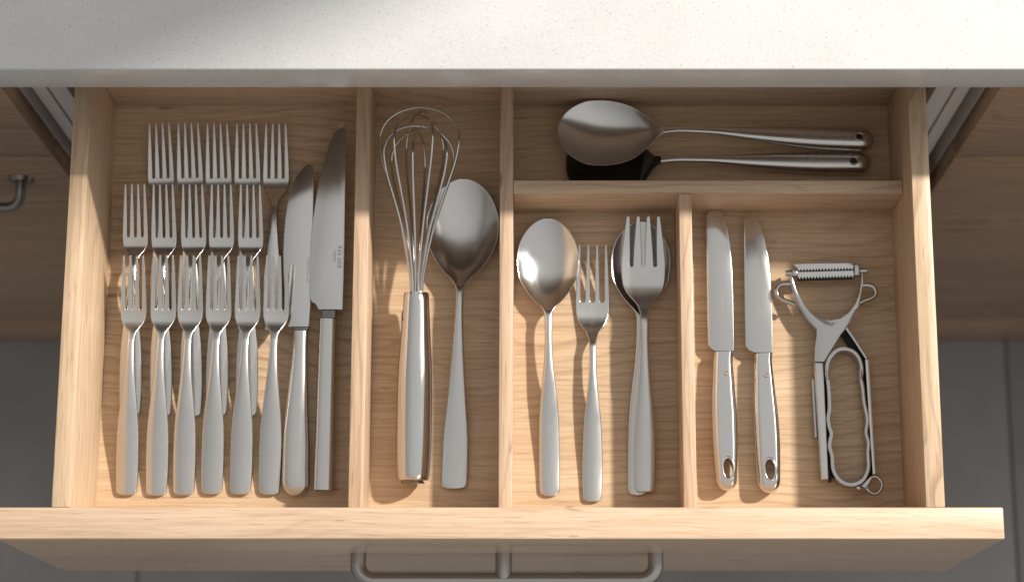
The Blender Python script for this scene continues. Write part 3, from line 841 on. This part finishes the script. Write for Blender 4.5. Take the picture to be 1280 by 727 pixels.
kitchen_knife('round-tipped serrated knife nearest the divider, pierced handle', (908, 613), (893, 262),
              [(893.5, 438.2), (917.4, 438.2), (917.0, 400), (916.2, 365), (915.0, 335), (912.8, 308), (909.8, 287), (906.4, 272), (903.2, 266), (899, 262.6), (894, 261.2), (889, 262.2), (885, 265), (883, 270), (882.9, 290), (883.6, 340), (884.4, 400), (885.3, 430), (888.5, 434.5)],
              [(894.5, 921.5, 612), (894.5, 921.3, 600), (892.4, 922, 576), (890.5, 922.2, 548), (889.6, 921.4, 520), (889.6, 919.4, 495), (890.6, 917.6, 472), (891.2, 916.2, 455), (891.8, 916.2, 446), (892.2, 917.2, 440.4)],
              (909.5, 586), (907, 467), [(892.6, 441), (917.2, 441), (917.4, 438.4), (892.6, 438.4)], 0, 21, (903, 398))
kitchen_knife('pointed serrated knife with pierced handle nearer the peeler', (962, 616), (939, 268),
              [(943, 440.2), (965.6, 440.2), (965.4, 405), (964.6, 375), (962.8, 345), (959.8, 318), (955.6, 297), (950.4, 281), (946, 273.5), (941.5, 269.2), (937, 268), (932.5, 269.5), (930.2, 273.5), (930, 300), (930.6, 350), (931.4, 400), (932.0, 432), (936.5, 437)],
              [(947.4, 975.2, 615), (946.6, 975.8, 602), (944.6, 976, 578), (943, 975.4, 548), (942, 973.4, 520), (941.8, 970.4, 495), (942, 967.8, 472), (942, 966, 457), (942.2, 965.6, 448), (942.6, 966, 442.4)],
              (961.5, 587.5), (957, 469.5), [(943, 443), (966, 443), (965.6, 440.4), (943, 440.4)], 0, 33, (954, 398))

# ---- whisk
wk = empty('whisk', 'steel balloon whisk with thick polished handle in the narrow compartment', 'whisk')
za, zb = DZ + .0158, DZ + .0330
a = at(516, 600, za); b = at(520.5, 366, zb); t_ = at(524, 137, DZ + .044)
org = a.copy(); d = b - a; lh = np.linalg.norm(d); Lw = np.linalg.norm(t_ - a)
wk.location = tuple(a)
dv = Vector(tuple(d)).normalized(); xv = dv.cross(Vector((0, 0, 1))).normalized(); zv = xv.cross(dv)
wk.rotation_euler = Matrix((xv, dv, zv)).transposed().to_euler()
Rk = keys((0, .0132), (lh * .04, .0142), (lh * .25, .0152), (lh * .5, .0150), (lh * .8, .0124), (lh, .0106))
ss = np.concatenate([np.array([0, .0004, .0012, .003, .006, .012]), np.linspace(.02, lh - .001, 22), [lh - .0004, lh]])
rows = []
for s in ss:
    r = float(Rk(s)) * (1 if .0004 < s < lh - .0005 else (.96 if s in (0.0,) else .97))
    rows.append([(r * math.cos(2 * math.pi * j / 36), s, r * math.sin(2 * math.pi * j / 36)) for j in range(36)])
v, f = ring_grid(np.array(rows)); hdl = mesh_obj('handle', v, [q[::-1] for q in f], M_POL, wk, sharp=40)
bm = bmesh.new(); bm.from_mesh(hdl.data); bmesh.ops.recalc_face_normals(bm, faces=bm.faces); bm.to_mesh(hdl.data); bm.free()
# end plug and hanging notch near the wire end
bm = bmesh.new(); bmesh.ops.create_cone(bm, cap_ends=True, segments=28, radius1=.0085, radius2=.0105, depth=.003)
bmesh.ops.transform(bm, matrix=Matrix.Translation((0, -.0012, 0)) @ Matrix.Rotation(math.radians(90), 4, 'X'), verts=bm.verts); bm_obj('end_plug', bm, M_HANDLE, wk)
for q in (0, 1):
    yy = lh - .020 - q * .006
    tube('clip', [(-.0112 - q * .0002, yy + .004, .0038), (-.0119, yy, .0030), (-.0113, yy - .004, .0052)], .0006, M_HANDLE, wk, n=8)
e = etch(wk, .0094, .020, .0098, 1, 44, mat=M_SHADE_MARK, h=.0022, run=.016)
Lbl = Lw - lh
for k in range(6):
    ph = math.pi * k / 6 + .12; sc = (1.0, .885, .975, .86, .96, .90)[k]; rm = .0345 * (1.0, .9, .97, .86, .95, .92)[k]
    prof = [(.0045 + .0006 * (k % 3), -.006), (.0055, .012), (.0085, .030), (.0150, .060), (.0245, .090), (.0315, .112), (.0345, .130)]
    sy = Lbl * sc / .1585
    half = [(r * rm / .0345, y * sy) for r, y in prof]
    top = []
    for j in range(1, 12):
        th = math.pi * j / 12
        top.append((rm * math.cos(th), (.130 + .0285 * math.sin(th) ** .9) * sy))
    path2 = half + top + [(-r, y) for r, y in half[::-1]]
    path2 = smooth_path(path2, 3)
    tube('wire', [(p[0] * math.cos(ph), lh + p[1], p[0] * math.sin(ph) + (.0 if k % 2 else .0008)) for p in path2], .00105, M_POL, wk, n=8)

# ---- peeler
ZP = DZ + .016
pl = empty('peeler', 'metal vegetable peeler with toothed blade and open looped handle', 'peeler')
org = at(1050, 500, ZP); pl.location = (org[0], org[1], FZ0)
def PL(pts): return px_local(pts, org, 0.0, ZP)
ZT = .0165
yoke_out = [(986.2, 337), (987.5, 350), (991.5, 364), (999, 381.5), (1009, 398), (1020.5, 410.5), (1020.6, 418), (1018.2, 436), (1018.0, 452), (1029.8, 452), (1036.5, 441), (1046, 426), (1053, 415), (1059, 406.5), (1066, 397), (1073, 385), (1077.5, 371), (1079.4, 355), (1079, 336.5)]
yoke_in = [(1076.4, 336.5), (1076.6, 352), (1074.4, 366), (1069.5, 379), (1061, 390.5), (1051, 397.5), (1038.5, 400.2), (1026, 398.2), (1014, 391), (1004, 379.5), (996, 365), (991.5, 351), (989.2, 337)]
bm_obj('yoke', prism_bm(PL(yoke_out + yoke_in), ZT - .0016, ZT, .0004, 2), M_CHROME, pl)
# folded flange under the yoke's outer edges
bm_obj('flange', strip_bm([p for p in PL(yoke_out[:6])], .0005, .006, ZT - .0018), M_CHROME, pl)
bm_obj('flange', strip_bm([p for p in PL(yoke_out[-7:])], .0005, .006, ZT - .0018), M_CHROME, pl)
def loop_ear(pts, name='side_loop'):
    path = smooth_path([(*p, ZT - .0012) for p in PL(pts)], 5)
    return tube(name, path, [.0021] * len(path), M_CHROME, pl, n=10)
loop_ear([(988.5, 354.5), (980, 354.6), (974, 357), (970.8, 362.5), (971.8, 369), (977.5, 374.3), (985, 377), (993.5, 381)])
loop_ear([(1078.5, 356.5), (1086, 356.4), (1091.6, 358.4), (1094.6, 363.5), (1093.5, 369.5), (1088.5, 373), (1081.5, 375.4), (1075, 379)])
# left and right rails of the folded handle
railL = [(1017.5, 452.5), (1029.6, 452.5), (1036.3, 599), (1026.3, 600)]
rl = bm_obj('rail', prism_bm(PL(railL), .004, ZT + .0006, .0016, 3), M_SATX, pl)
bm_obj('rail_side', prism_bm(PL([(1015.4, 472), (1018.9, 472), (1022.6, 545), (1019.2, 546)]), .003, .0115, .0006, 2), M_CHROME, rl)
bm_obj('rail', strip_bm(PL([(1057.5, 410.2), (1066, 422), (1074.5, 435), (1083, 448)]), .0011, .003, ZT + .001), M_CHROME, pl)
railR = [(1081, 449), (1087, 449), (1095.5, 592), (1090.6, 593)]
bm_obj('rail', prism_bm(PL(railR), .003, ZT, .001, 2), M_SATX, pl)
loop = [(1033.4, 466), (1034.2, 455), (1038, 446), (1046, 438), (1056, 435.6), (1066, 438.6), (1073.5, 446.5), (1077, 457), (1077.2, 466), (1076.4, 473), (1078.6, 484), (1080.4, 502), (1083.6, 517), (1084.6, 527), (1083.0, 537), (1083.4, 543), (1086, 553), (1085.2, 566), (1086, 578), (1085, 588), (1080, 598), (1072, 603.6), (1064, 605.2), (1055, 603), (1047, 597), (1041.4, 586), (1040, 570), (1037, 558), (1037.8, 549), (1039.2, 542), (1036.6, 533), (1035.2, 522), (1036.8, 510), (1036.2, 490), (1034.6, 474)]
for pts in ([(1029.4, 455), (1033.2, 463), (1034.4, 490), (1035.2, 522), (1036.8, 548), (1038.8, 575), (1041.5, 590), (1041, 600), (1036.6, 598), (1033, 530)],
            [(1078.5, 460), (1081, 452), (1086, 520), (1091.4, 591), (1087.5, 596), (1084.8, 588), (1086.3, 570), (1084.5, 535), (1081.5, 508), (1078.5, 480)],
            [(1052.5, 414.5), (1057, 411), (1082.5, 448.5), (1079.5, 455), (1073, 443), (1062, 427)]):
    bm_obj('channel', prism_bm(PL(pts), .0016, .0085, 0), M_SHADE_MARK, pl)  # solid black strips painting the shadow inside the folded handle
lp = smooth_path(PL(loop), 4, closed=True)
bm_obj('finger_loop', strip_bm(lp, .0014, .0010, ZT - .0004, closed=True), M_CHROME, pl, sharp=60)
for (x, y) in ((1034.5, 468.5), (1075.4, 468.5)):     # rolled tabs where the loop is clipped in
    q = PL([(x, y)])[0]; tube('tab', [(q[0], q[1] - .0042, ZT + .0002), (q[0], q[1] + .0042, ZT + .0002)], .0012, M_CHROME, pl, n=10)
ring = smooth_path([(*p, ZT - .002) for p in PL([(1084, 603.5), (1091, 595.5), (1098, 596.5), (1102.6, 603), (1101.5, 611), (1095.5, 616.5), (1088.5, 614.8), (1084.2, 609.5)])], 4, closed=True)
tube('hanging_ring', ring, .0014, M_CHROME, pl, n=10, closed=True)
bm_obj('ring_clip', prism_bm(PL([(1076.5, 607), (1088.5, 594.5), (1092.5, 597), (1081, 611)]), ZT - .005, ZT + .0004, .0006, 2), M_CHROME, pl)
bm_obj('ring_clip', prism_bm(PL([(1069.5, 608.5), (1074, 606.8), (1077.5, 610), (1073, 612.4)]), ZT - .006, ZT - .001, .0005, 2), M_CHROME, pl)
# toothed blade: a bent strip with two rows of teeth between pivots
bl = empty('t', 't', 't'); bpy.data.objects.remove(bl)
L0, L1, R1, R0 = (991, 331.6), (997, 350.4), (1066.5, 347.6), (1066, 329.6)
top = PL([(990.5, 331.2), (1067, 329.2)]); mid_ = PL([(996.5, 337.0), (1065.5, 335.2)]); bot = PL([(997, 347.0), (1066.5, 344.8)])
def lerp(a, b, t): return (a[0] + (b[0] - a[0]) * t, a[1] + (b[1] - a[1]) * t)
blade_bar = bm_obj('blade', prism_bm([top[0], top[1], mid_[1], mid_[0]], ZT + .0022, ZT + .0034, .0003, 2), M_BLADE, pl)
N = 18; out = []
out = []
for k in range(N):
    p = lerp(mid_[0], mid_[1], k / N); q = lerp(mid_[0], mid_[1], (k + .5) / N)
    out += [(p[0], p[1] - .0001), (q[0], q[1] - .0027)]
comb = out + [(mid_[1][0], mid_[1][1] - .0001), (mid_[1][0], mid_[1][1] + .0012), (mid_[0][0], mid_[0][1] + .0012)]
bm_obj('comb', prism_bm(comb, ZT + .0024, ZT + .0036, 0), M_BLADE, blade_bar)
out = []
lowt = (lerp(mid_[0], bot[0], .42), lerp(mid_[1], bot[1], .42))
for k in range(N):
    p = lerp(bot[0], bot[1], k / N); q = lerp(bot[0], bot[1], (k + .5) / N)
    out += [(p[0], p[1] + .0003), (q[0], q[1] - .0022)]
comb2 = out + [(bot[1][0], bot[1][1] + .0003), lowt[1], lowt[0]]
bm_obj('comb', prism_bm(comb2, ZT + .0012, ZT + .0024, 0), M_BLADE, blade_bar)
bm_obj('blade_back', prism_bm([(mid_[0][0], mid_[0][1] + .0004), (mid_[1][0], mid_[1][1] + .0004), (bot[1][0], bot[1][1] - .0026), (bot[0][0], bot[0][1] - .0026)], ZT - .0030, ZT + .0002, .0004, 1), M_SHADE_MARK, blade_bar)  # black plate added under the teeth to paint the shade in their gaps
for pts in ([(989.5, 338), (996.8, 338), (996.8, 346), (989.8, 346)], [(1066.8, 330.5), (1074.5, 330.5), (1074.5, 345.5), (1066.8, 345.5)]):
    bm_obj('end_cap', prism_bm(PL(pts), ZT - .0036, ZT + .0030, .0008, 2), M_CHROME, blade_bar)
pa, pb = PL([(982, 341.5)])[0], PL([(992, 341.2)])[0]; tube('pivot', [(*pa, ZT - .001), (*pb, ZT - .001)], .0024, M_CHROME, pl, n=14)
pa, pb = PL([(1073.5, 338.5)])[0], PL([(1083, 338.2)])[0]; tube('pivot', [(*pa, ZT - .001), (*pb, ZT - .001)], .0024, M_CHROME, pl, n=14)
